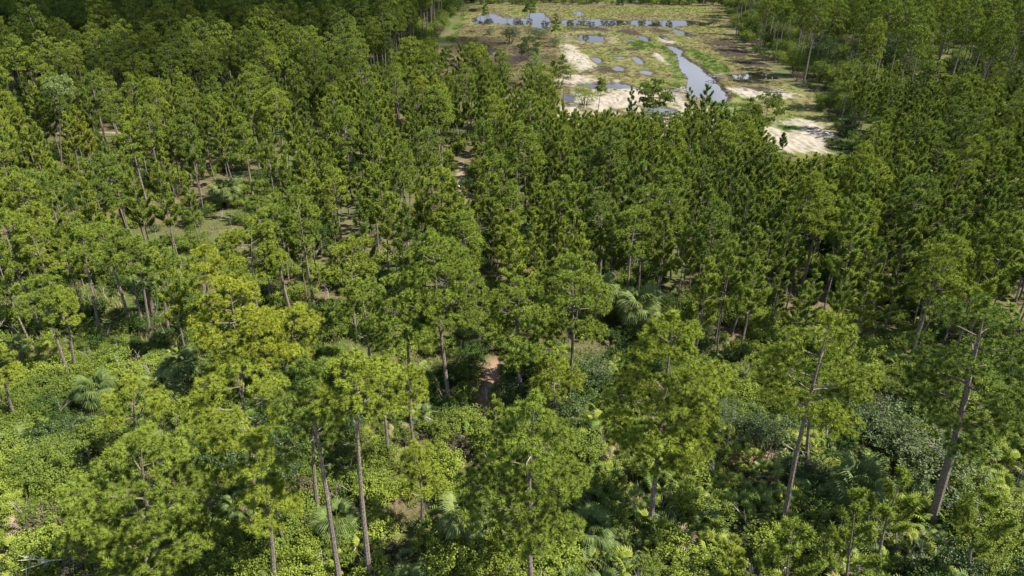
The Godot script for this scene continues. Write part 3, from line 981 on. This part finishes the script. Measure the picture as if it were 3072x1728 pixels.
	# the 300 of each kind that show largest stand singly, the others as one mass
	for w in want:
		var s := seen_at(Vector3(w[2], w[4] * 0.8, w[3]))
		w.append(w[4] / s.z if absf(s.x) < 1.03 and s.y < 1.08 and s.y > -1.1 else 0.0)
	want.sort_custom(func(a, b): return a[7] > b[7])
	var base := {"tall": [12.0, "pine_tree", "tall pine", "pine tree"], "young": [10.0, "young_pine", "slim young pine", "young pine"], "far": [16.0, "pine_tree", "old pine", "pine tree"]}
	var room := {"tall": 110, "young": 290, "far": 125}
	var rest := {}
	for w in want:
		var kind: String = w[0]
		var s: float = w[4] / base[kind][0]
		var xf := spin_of(Vector3(lerpf(s, 1.0, 0.4) * w[5], s, lerpf(s, 1.0, 0.4) * w[5]), rf(-0.6, 0.6) + (PI if rf(0, 1) < 0.3 and kind != "young" else 0.0), Vector3(w[2], 0, w[3]))
		if room[kind] > 0 and w[7] > 0.0:
			room[kind] -= 1
			var o := thing(base[kind][1], "x", base[kind][3], Vector3.ZERO, 0.0, "young pines of the dense stand" if kind == "young" else "pines of the wood")
			o.transform = xf
			part("trunk", V[kind][w[1]][0], o)
			part("crown", V[kind][w[1]][1], o, M[w[6]])
			waiting.append([o, SAY[w[6]] + " " + base[kind][2], Vector3(w[2], w[4] * 0.75, w[3])])
			continue
		if not rest.has(kind):
			var a := []
			var b := []
			for i in V[kind].size():
				a.append([]); b.append([])
			rest[kind] = [a, b]
		rest[kind][0][w[1]].append(xf)
		rest[kind][1][w[1]].append(tint_of(w[6]) * rf(0.88, 1.08))
	var named := {"tall": ["pine_woods", "bare-trunked pines massed between the single ones"], "young": ["young_pine_woods", "mass of slim young pines deep in the stand"], "far": ["far_pine_woods", "mass of old pines behind and beside the clearing"]}
	for kind in rest:
		var tr := []
		var cr := []
		for p in V[kind]:
			tr.append(p[0]); cr.append(p[1])
		stuff(named[kind][0], [["trunk", tr, false], ["crown", cr, true]], rest[kind][0], rest[kind][1], named[kind][1], "pine woods")

func palm(called: String, label: String, at: Vector3, w: float, th: float, fronds: Array, deads: Array, n: int, nd: int, pale: bool) -> void:
	var o := thing(called, label, "palm", at)
	var b := Buf.new()
	var pts := []
	var rad := []
	for i in 7:
		var t := i / 6.0
		pts.append(Vector3(0.12 * sin(t * 2.0), th * t - 0.1, 0.08 * t))
		rad.append((0.20 if i % 2 else 0.17) + 0.03 * t)
	tube(b, pts, rad, 8, Color.WHITE, 0.1)
	part("trunk", mesh_of([b], [M.palm_bark]), o)
	var top := Vector3(0.11, th, 0.08)
	for i in n + nd:
		var dead := i >= n
		var u := float(i) / n
		var el := lerpf(72.0, -28.0, pow(u, 0.85)) + rf(-8, 8) if not dead else rf(-62, -18)
		var az := i * 2.39996 + rf(-0.25, 0.25)
		var f: Mesh = (deads if dead else fronds)[rng.randi() % 3]
		var s := w / 3.9 * rf(0.85, 1.1)
		var m: Material = M.dead if dead else (M.frond_pale if pale or (i > n - 5 and rf(0, 1) < 0.5) else M.frond)
		var k := part("dead_frond" if dead else "frond", f, o, m)
		var ba := Basis(Vector3.UP, az) * Basis(Vector3.RIGHT, -deg_to_rad(el)) * Basis(Vector3.BACK, rf(-0.35, 0.35))
		k.transform = Transform3D(ba.scaled_local(Vector3(s, s, s)), top)

func plant_palms() -> void:
	var fr := []
	var dd := []
	for i in 3:
		fr.append(make_fan(26, 0.9, 0.95, 1.25, 270, 0.022, 0.65))
		dd.append(make_fan(16, 0.7, 0.9, 1.6, 150, 0.022, 0.6))
	var l := [
		["cabbage palm with a brown skirt, leftmost of the pale palms beside the bushes", -29.6, -39.5, 3.3, 1.6, 30, 9, false],
		["pale silvery cabbage palm with yellowing lower fans behind the small pine", -24.9, -39.5, 3.5, 1.5, 30, 6, true],
		["grey-green cabbage palm just behind the pale silvery palm", -24.3, -41.5, 3.2, 2.2, 28, 5, false],
		["palm with a leaning bare trunk and brown skirt beside slanting pine trunks", -37.4, -43.3, 2.6, 2.6, 16, 12, false],
		["small dark palm skirted in bleached dead fronds beside the scaly trunk", -15.5, -28.7, 2.3, 1.3, 18, 14, false],
		["palm with brown and orange lower fronds behind the long leaning trunk", -9.8, -27.5, 3.0, 1.3, 26, 12, false],
		["palm with hanging pale fans and a pinkish dead skirt in the middle", -2.7, -27.4, 3.2, 2.0, 26, 6, true],
		["low blue-green palm at the bottom between bushes", -5.4, -23.6, 3.0, 0.7, 24, 3, false],
		["dull palm half hidden beside the large cone-shaped pine", 4.2, -26.8, 2.9, 1.4, 24, 4, false],
		["large shaded palm in the dark hollow behind the egg-shaped pine", 10.5, -49.4, 4.4, 2.8, 32, 4, true],
		["second shaded palm crowding the large shaded palm", 7.4, -51.0, 3.6, 3.4, 26, 4, true],
		["wide dark palm with brown fronds below the leaning pines", 20.1, -30.0, 3.9, 1.6, 28, 9, false],
		["lone round palm among the pines beside bare sand", -34.9, -79.0, 3.9, 2.6, 30, 10, true],
		["heap-like palm of dead brown fronds on the shaded ground", -28.7, -43.5, 2.6, 0.7, 6, 18, false],
		["dim palm standing tall in the shade behind slender trunks", -31.6, -52.2, 3.2, 3.6, 24, 5, false],
		["yellowing palm with a brown skirt beside the leaning trunk's foot", -32.1, -34.1, 2.5, 1.1, 16, 9, true],
		["small bright palm beside the small-crowned pine", -6.4, -37.4, 1.9, 0.8, 16, 5, true],
	]
	for e in l:
		palm("cabbage_palm", e[0], Vector3(e[1], 0, e[2]), e[3], e[4], fr, dd, e[5], e[6], e[7])
		for k in 5:
			spots.append(Vector2(e[1], e[2]) + Vector2(0.9, 0).rotated(k * TAU / 5))
	# saw palmettos
	var pf := []
	for i in 3:
		pf.append(make_fan(14, 0.55, 0.5, 0.6, 200, 0.014, 0.75))
	var mats := [["yellow-green", M.palmetto], ["pale", M.frond_pale], ["green", M.frond], ["brown dead", M.dead]]
	var whole := []     # the same plants as single meshes for the mass
	var cands := []
	for i in 1900:
		var z := -lerpf(21.0, 56.0, pow(rf(0, 1), 1.25))
		var x := rf(-0.85, 0.85) * (-z + 6)
		if not in_view(x, z, 1.0, 1.03):
			continue
		var right: float = smoothstep(-4.0, 10.0, x)
		var n := nf.get_noise_2d(x * 1.6, z * 1.6)
		if rf(0, 1) > (0.2 + 0.9 * right) * smoothstep(-0.5, 0.15, n + 0.25 * right) or (z < -36 and rf(0, 1) < 0.6):
			continue
		cands.append([x, z])
	cands.sort_custom(func(a, b): return a[1] > b[1])
	var made := 0
	var proto := []
	for i in 4:
		var o := Node3D.new()
		for k in 8:
			var f := part("frond", pf[k % 3], o)
			var el := rf(15, 75) if k < 6 else rf(-10, 20)
			f.transform = Transform3D(Basis(Vector3.UP, k * 2.4 + rf(-0.4, 0.4)) * Basis(Vector3.RIGHT, -deg_to_rad(el)) * Basis(Vector3.BACK, rf(-0.5, 0.5)), Vector3(rf(-0.1, 0.1), 0.1, rf(-0.1, 0.1)))
		proto.append(o)
		var b := Buf.new()
		for f in o.get_children():
			var a: Array = f.mesh.surface_get_arrays(0)
			b.v.append_array(f.transform * (a[Mesh.ARRAY_VERTEX] as PackedVector3Array))
			b.c.append_array(a[Mesh.ARRAY_COLOR])
		whole.append(mesh_of([b], [M.palmetto]))
	var places := [[], [], [], []]
	var tints := [[], [], [], []]
	for c in cands:
		var k := rng.randi() % 4
		var s := rf(0.65, 1.25)
		var xf := spin_of(Vector3(s, s, s), rf(0, TAU), Vector3(c[0], 0.3, c[1]))
		var roll := rf(0, 1)
		var mk := 0 if roll < 0.5 else (1 if roll < 0.68 else (2 if roll < 0.93 else 3))
		if made < 230:
			made += 1
			var o := thing("saw_palmetto", "x", "palmetto", Vector3.ZERO, 0.0, "palmettos of the undergrowth")
			o.transform = xf
			for f in proto[k].get_children():
				var g := part("frond", f.mesh, o, mats[mk][1])
				g.transform = f.transform
			waiting.append([o, ("small " if s < 0.83 else ("broad " if s > 1.05 else "")) + mats[mk][0] + " fan-leaved palmetto", Vector3(c[0], 0.8, c[1])])
		else:
			places[k].append(xf)
			tints[k].append([Color(1, 1, 1), Color(0.8, 0.87, 1.2), Color(0.55, 0.68, 0.9), Color(1.1, 0.8, 2.4)][mk])
	for o in proto:
		o.free()
	stuff("palmetto_undergrowth", [["frond", whole, true]], places, tints, "farther palmettos spread under the pines", "undergrowth")

func plant_shrubs() -> void:
	var V := []
	for i in 6:
		V.append(shrub(rf(1.7, 2.2), rf(1.2, 1.7), 5, 190, 0))
	for i in 3:
		V.append(shrub(3.6, rf(2.6, 3.2), 8, 460, 0))
	for i in 3:
		V.append(shrub(5.6, rf(4.4, 5.6), 10, 520, 1))
	# single bushes and broadleaf trees the photograph shows
	var big := [
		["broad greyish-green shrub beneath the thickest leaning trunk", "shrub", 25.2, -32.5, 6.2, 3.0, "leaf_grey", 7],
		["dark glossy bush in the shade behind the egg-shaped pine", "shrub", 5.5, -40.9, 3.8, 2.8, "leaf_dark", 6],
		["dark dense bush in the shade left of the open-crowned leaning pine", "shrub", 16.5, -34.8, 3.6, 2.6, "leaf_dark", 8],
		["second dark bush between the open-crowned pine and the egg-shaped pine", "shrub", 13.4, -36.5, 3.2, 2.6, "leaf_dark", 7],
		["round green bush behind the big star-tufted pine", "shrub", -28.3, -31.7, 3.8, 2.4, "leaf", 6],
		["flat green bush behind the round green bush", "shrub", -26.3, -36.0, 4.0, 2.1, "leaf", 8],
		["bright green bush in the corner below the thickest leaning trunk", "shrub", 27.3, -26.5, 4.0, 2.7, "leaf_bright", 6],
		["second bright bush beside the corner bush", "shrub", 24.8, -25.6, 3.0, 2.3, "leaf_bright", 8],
		["fresh green bush at the foot of the upright oval-crowned pine", "shrub", 3.6, -41.6, 3.2, 2.3, "leaf", 7],
		["grey-green dome-shaped broadleaf tree before the shaded wood", "broadleaf tree", -41.0, -154.7, 8.5, 9.4, "leaf_grey", 10],
		["pale grey-green broadleaf tree at the shaded wood's edge", "broadleaf tree", -38.1, -199.5, 5.0, 6.5, "leaf_grey", 9],
		["smaller pale broadleaf tree beside the reddish dead bush", "broadleaf tree", -31.0, -185.0, 4.6, 5.0, "leaf_grey", 11],
		["reddish dead bush at the shaded wood's edge", "shrub", -34.2, -186.4, 4.4, 3.4, "dead", 8],
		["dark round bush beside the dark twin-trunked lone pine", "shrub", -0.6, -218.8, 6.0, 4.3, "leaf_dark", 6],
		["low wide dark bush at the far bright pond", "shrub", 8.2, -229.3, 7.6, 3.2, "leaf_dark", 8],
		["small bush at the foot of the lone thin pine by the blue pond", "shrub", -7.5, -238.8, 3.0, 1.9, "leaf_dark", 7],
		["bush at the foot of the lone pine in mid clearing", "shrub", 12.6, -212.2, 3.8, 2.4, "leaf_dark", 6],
		["yellow-green bush by the long shallow pond", "shrub", 14.2, -135.1, 4.6, 3.4, "leaf_bright", 7],
		["bright leafy tree rising between the pines of the stand", "broadleaf tree", 4.5, -70.6, 2.9, 5.0, "leaf_bright", 9],
		["glossy leafy tree rising behind the upright oval-crowned pine", "broadleaf tree", 7.5, -59.0, 2.6, 6.5, "leaf", 9],
		["bright thicket tree, palest of the broadleaf growth right of the clearing", "broadleaf tree", 92.0, -170.0, 8.0, 7.0, "leaf_grey", 10],
	]
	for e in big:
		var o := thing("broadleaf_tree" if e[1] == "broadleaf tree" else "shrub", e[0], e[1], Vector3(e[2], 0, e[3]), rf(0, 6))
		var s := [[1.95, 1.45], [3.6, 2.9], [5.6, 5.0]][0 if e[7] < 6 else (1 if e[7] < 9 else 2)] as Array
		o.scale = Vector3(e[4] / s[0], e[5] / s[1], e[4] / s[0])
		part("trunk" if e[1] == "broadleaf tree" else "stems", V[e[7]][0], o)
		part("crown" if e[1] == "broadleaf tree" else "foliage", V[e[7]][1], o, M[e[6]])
	# the undergrowth everywhere else
	var want := []      # [variant, x, z, scale, tint]
	for i in 9000:
		var z := -lerpf(20.0, 150.0, pow(rf(0, 1), 1.5))
		var x := rf(-0.86, 0.86) * (-z + 6)
		if not in_view(x, z, 1.0, 1.06) or in_clearing(x, z):
			continue
		var p := Vector2(x, z)
		if path_gap(LANE, p) < 0.7 or path_gap(STRAW, p) < 0.7 or path_gap(TRAIL, p) < 0.8 or path_gap(TRAIL2, p) < 2.2 or p.distance_to(Vector2(26.6, -39.4)) < 1.4 or p.distance_to(Vector2(15.6, -33.8)) < 1.9 or p.distance_to(Vector2(-34, -76)) < 2.5:
			continue
		var n := nf.get_noise_2d(x * 1.2 + 31, z * 1.2)
		if rf(0, 1) > 0.66 + n * 1.1:
			continue
		if x > 2 and z > -36 and rf(0, 1) < 0.72:
			continue
		var s := rf(0.35, 1.25)
		if not free_at(x, z, 0.5) or (x < -20 and Vector2(x, z).distance_to(Vector2(-28, -40)) < 1.0):
			continue
		want.append([rng.randi() % 6, x, z, s, "", s / (-z)])
	# thicket right of the clearing and along the wood's edges
	for i in 4300:
		var z := rf(-344, -96)
		var x := rf(44, 250)
		if not in_view(x, z, 2.0, 1.08) or in_clearing(x, z) or in_clearing(x - 1.5, z) or (x < 58 and z > -128) or path_gap(TRAIL2, Vector2(x, z)) < 3.5:
			continue
		if rf(0, 1) > 0.8 + nf.get_noise_2d(x, z):
			continue
		want.append([6 + rng.randi() % 6 if rf(0, 1) < 0.8 else rng.randi() % 6, x, z, rf(0.55, 1.0), "", 0.0])
	for i in 420:
		var far := i < 260
		var z := -346.0 - rf(0, 22) if far else rf(-340, -150)
		var x := rf(-30, 130) if far else -23.5 - rf(0, 9)
		want.append([6 + rng.randi() % 6, x, z, rf(0.4, 0.75) if far else rf(0.5, 1.0), "", 0.0])
	for i in 2500:
		var z := -lerpf(120.0, 330.0, rf(0, 1))
		var x := -26.0 - rf(0, 1) * (-z * 0.85 - 20)
		if in_view(x, z, 1.0, 1.06):
			want.append([rng.randi() % 6, x, z, rf(0.6, 1.3), "", 0.0])
	var tone := {"leaf": Color(0.14, 0.195, 0.034), "leaf_bright": Color(0.205, 0.265, 0.04), "leaf_dark": Color(0.06, 0.105, 0.024), "leaf_grey": Color(0.085, 0.12, 0.038), "leaf_dead": Color(0.13, 0.112, 0.072)}
	var say := {"leaf": "green", "leaf_bright": "bright yellow-green", "leaf_dark": "dark green", "leaf_grey": "grey-green", "leaf_dead": "dry brown"}
	for w in want:
		var n := nf.get_noise_2d(w[1] * 0.9 - 70, w[2] * 0.9) + rf(-0.3, 0.3)
		if w[1] < -6 and w[2] > -33:
			n += 0.32
		if w[1] > 40 and w[2] < -96:
			n += 0.12
		w[4] = "leaf_bright" if n > 0.22 else ("leaf" if n > -0.18 else ("leaf_dark" if n > -0.62 else "leaf_grey"))
		if rf(0, 1) < 0.045:
			w[4] = "leaf_dead"
	want.sort_custom(func(a, b): return a[5] > b[5])
	var single := 0
	var places := []
	var tints := []
	for v in V:
		places.append([]); tints.append([])
	for w in want:
		var xf := spin_of(Vector3(w[3] * rf(0.85, 1.2), w[3], w[3] * rf(0.85, 1.2)), rf(0, TAU), Vector3(w[1], 0, w[2]))
		var sn := seen_at(Vector3(w[1], 0.7, w[2]))
		if single < 240 and w[5] > 0.0 and absf(sn.x) < 1.0 and absf(sn.y) < 1.0:
			single += 1
			var o := thing("shrub", "x", "shrub", Vector3.ZERO, 0.0, "shrubs of the undergrowth")
			o.transform = xf
			part("stems", V[w[0]][0], o)
			part("foliage", V[w[0]][1], o, M[w[4]])
			waiting.append([o, say[w[4]] + " leafy shrub", Vector3(w[1], 0.8, w[2])])
			continue
		places[w[0]].append(xf)
		var t: Color = tone[w[4]]
		tints[w[0]].append(Color(t.r / 0.14, t.g / 0.195, t.b / 0.034) * rf(0.85, 1.1))
	var st := []
	var fo := []
	for v in V:
		st.append(v[0]); fo.append(v[1])
	# thin dead stems standing in it
	var sv := []
	for i in 4:
		var b := Buf.new()
		stick(b, Vector3(0, 0, 0), Vector3(rf(-0.4, 0.4), 1, rf(-0.4, 0.4)).normalized(), rf(1.3, 2.4), 0.022, 2)
		sv.append(mesh_of([b], [M.limb]))
	var sp := [[], [], [], []]
	var sc := [[], [], [], []]
	for i in 700:
		var z := -lerpf(21.0, 75.0, pow(rf(0, 1), 1.3))
		var x := rf(-0.85, 0.85) * (-z + 5)
		sp[i % 4].append(spin_of(Vector3.ONE * rf(0.5, 1.2), rf(0, TAU), Vector3(x, 0, z)))
		sc[i % 4].append(Color.WHITE * rf(0.6, 1.3))
	stuff("dead_stems", [["stem", sv, true]], sp, sc, "thin grey dead stems scattered through the undergrowth", "dead stems")
	stuff("undergrowth", [["stems", st, false], ["foliage", fo, true]], places, tints, "leafy undergrowth massed beneath the pines and beside the clearing", "undergrowth")

func plant_grass() -> void:
	var V := []
	for k in 3:
		var b := Buf.new()
		for i in 26:
			var a := i * 2.4
			var o := Vector3(rf(-0.4, 0.4), 0, rf(-0.4, 0.4))
			var d := Vector3(cos(a) * rf(0.1, 0.35), rf(0.22, 0.5), sin(a) * rf(0.1, 0.35))
			var s := Vector3(-sin(a), 0, cos(a)) * 0.03
			b.tri(o - s, o + s, o + d, Color(1, 1, 1) * rf(0.75, 1.0))
		V.append(mesh_of([b], [M.grass]))
	var places := [[], [], []]
	var tints := [[], [], []]
	for i in 30000:
		var inside := i < 21000
		var z := -lerpf(99, 344, pow(rf(0, 1), 1.15)) if inside else -lerpf(20, 140, pow(rf(0, 1), 1.3))
		var x := rf(-23, 96) if inside else rf(-0.85, 0.85) * (-z + 5)
		if in_clearing(x, z) != inside or not in_view(x, z, 0, 1.04):
			continue
		var s := soil(x, z)
		var c: Color = s[1]
		if s[0] < -0.1 or c.r > 0.225 or (c.r < 0.06 and inside):
			continue
		var lush := c.g > c.r * 1.35
		var k := rng.randi() % 3
		var sc := rf(0.8, 1.4) if lush else rf(0.4, 0.95)
		places[k].append(spin_of(Vector3(sc * 1.2, sc, sc * 1.2), rf(0, TAU), Vector3(x, s[0], z)))
		var g := c * rf(0.9, 1.3) * 2.2
		if not inside:
			g = mixc(Color(0.15, 0.19, 0.04), Color(0.24, 0.20, 0.115), rf(0, 1)) * 2.0
		tints[k].append(Color(g.r, g.g, g.b))
	stuff("grass", [["blades", V, true]], places, tints, "short rough grass over the clearing and between the shrubs", "grass")

func stick(b: Buf, p: Vector3, d: Vector3, l: float, r: float, depth: int) -> void:
	var q := p + d * l * 0.5 + Vector3(rf(-0.06, 0.06), rf(-0.04, 0.06), rf(-0.06, 0.06)) * l
	var e := q + (d + Vector3(rf(-0.3, 0.3), rf(-0.2, 0.2), rf(-0.3, 0.3))).normalized() * l * 0.5
	tube(b, [p, q, e], [r, r * 0.75, r * 0.3], 5, Color.WHITE, 0.05)
	if depth > 0:
		for i in 2:
			stick(b, q if i == 0 else p.lerp(q, 0.8), (d + Vector3(rf(-0.9, 0.9), rf(-0.1, 0.6), rf(-0.9, 0.9))).normalized(), l * 0.55, r * 0.6, depth - 1)

func lay_debris() -> void:
	var l := [
		["bare_branch", "bleached bare forked branch lying among bushes beside the big pine", "branch", -22.5, 0.9, -25.2, Vector3(-0.75, 0.25, 0.4), 2.6, 0.05, 2, "bleached"],
		["fallen_log", "pale fallen log on the straw patch left of the leaning pine", "log", 15.2, 0.15, -33.2, Vector3(1, 0.08, -0.15), 2.6, 0.09, 0, "bleached"],
		["fallen_log", "grey fallen log slanting through bushes beside the straw-covered gap", "log", -5.9, 0.9, -36.9, Vector3(1, -0.3, 0.5), 3.4, 0.14, 0, "limb"],
		["bare_branch", "pale dead branch low beside the palm with brown fronds", "branch", -8.6, 0.6, -26.0, Vector3(0.3, 0.5, 0.3), 1.6, 0.045, 1, "bleached"],
		["fallen_log", "dark log lying on the sandy bank right of the channel", "log", 53.0, 0.2, -147.0, Vector3(1, 0.05, 0.3), 4.2, 0.2, 0, "palm_bark"],
		["fallen_log", "dead trunk lying across the shaded ground by the palm heap", "log", -29.8, 0.2, -42.4, Vector3(1, 0.05, 0.5), 3.0, 0.1, 1, "limb"],
	]
	for e in l:
		var o := thing(e[0], e[1], e[2], Vector3(e[3], 0, e[4 + 1]))
		var b := Buf.new()
		stick(b, Vector3(0, e[4], 0), (e[6] as Vector3).normalized(), e[7], e[8], e[9])
		part("wood", mesh_of([b], [M[e[10]]]), o)
	var piles := [["dark brush pile on the mud between channel and sand", 35.2, -147.0, 30, 2.6], ["brush pile of grey sticks on the channel's right shore", 47.6, -163.5, 34, 2.4], ["low brush pile beside the dark log on the bank", 56.0, -146.5, 26, 2.4], ["root pile at the foot of the sand by the channel's end", 38.2, -139.4, 22, 1.8]]
	for e in piles:
		var o := thing("brush_pile", e[0], "brush pile", Vector3(e[1], 0, e[2]))
		var b := Buf.new()
		for i in int(e[3]):
			var a := rf(0, TAU)
			stick(b, Vector3(rf(-1, 1), 0.1, rf(-1, 1)) * float(e[4]) * 0.7 + Vector3(0, rf(0.05, 0.5), 0), Vector3(cos(a), rf(-0.05, 0.2), sin(a)).normalized(), rf(0.8, 2.2), rf(0.03, 0.08), 0)
		part("sticks", mesh_of([b], [M.limb]), o)
	# the crumpled white scrap lying at the lane
	var o := thing("white_scrap", "crumpled white scrap lying beside the narrow open lane", "scrap", Vector3(-7.5, 0.25, -86.3))
	var b := Buf.new()
	var g := []
	for j in 5:
		for i in 6:
			g.append(Vector3((i - 2.5) * 0.24, rf(0.15, 0.7) if i > 0 and i < 5 else 0.05, (j - 2) * 0.3))
	for j in 4:
		for i in 5:
			b.quad(g[j * 6 + i], g[j * 6 + i + 1], g[j * 6 + i + 7], g[j * 6 + i + 6], Color.WHITE)
	part("sheet", mesh_of([b], [M.white]), o)
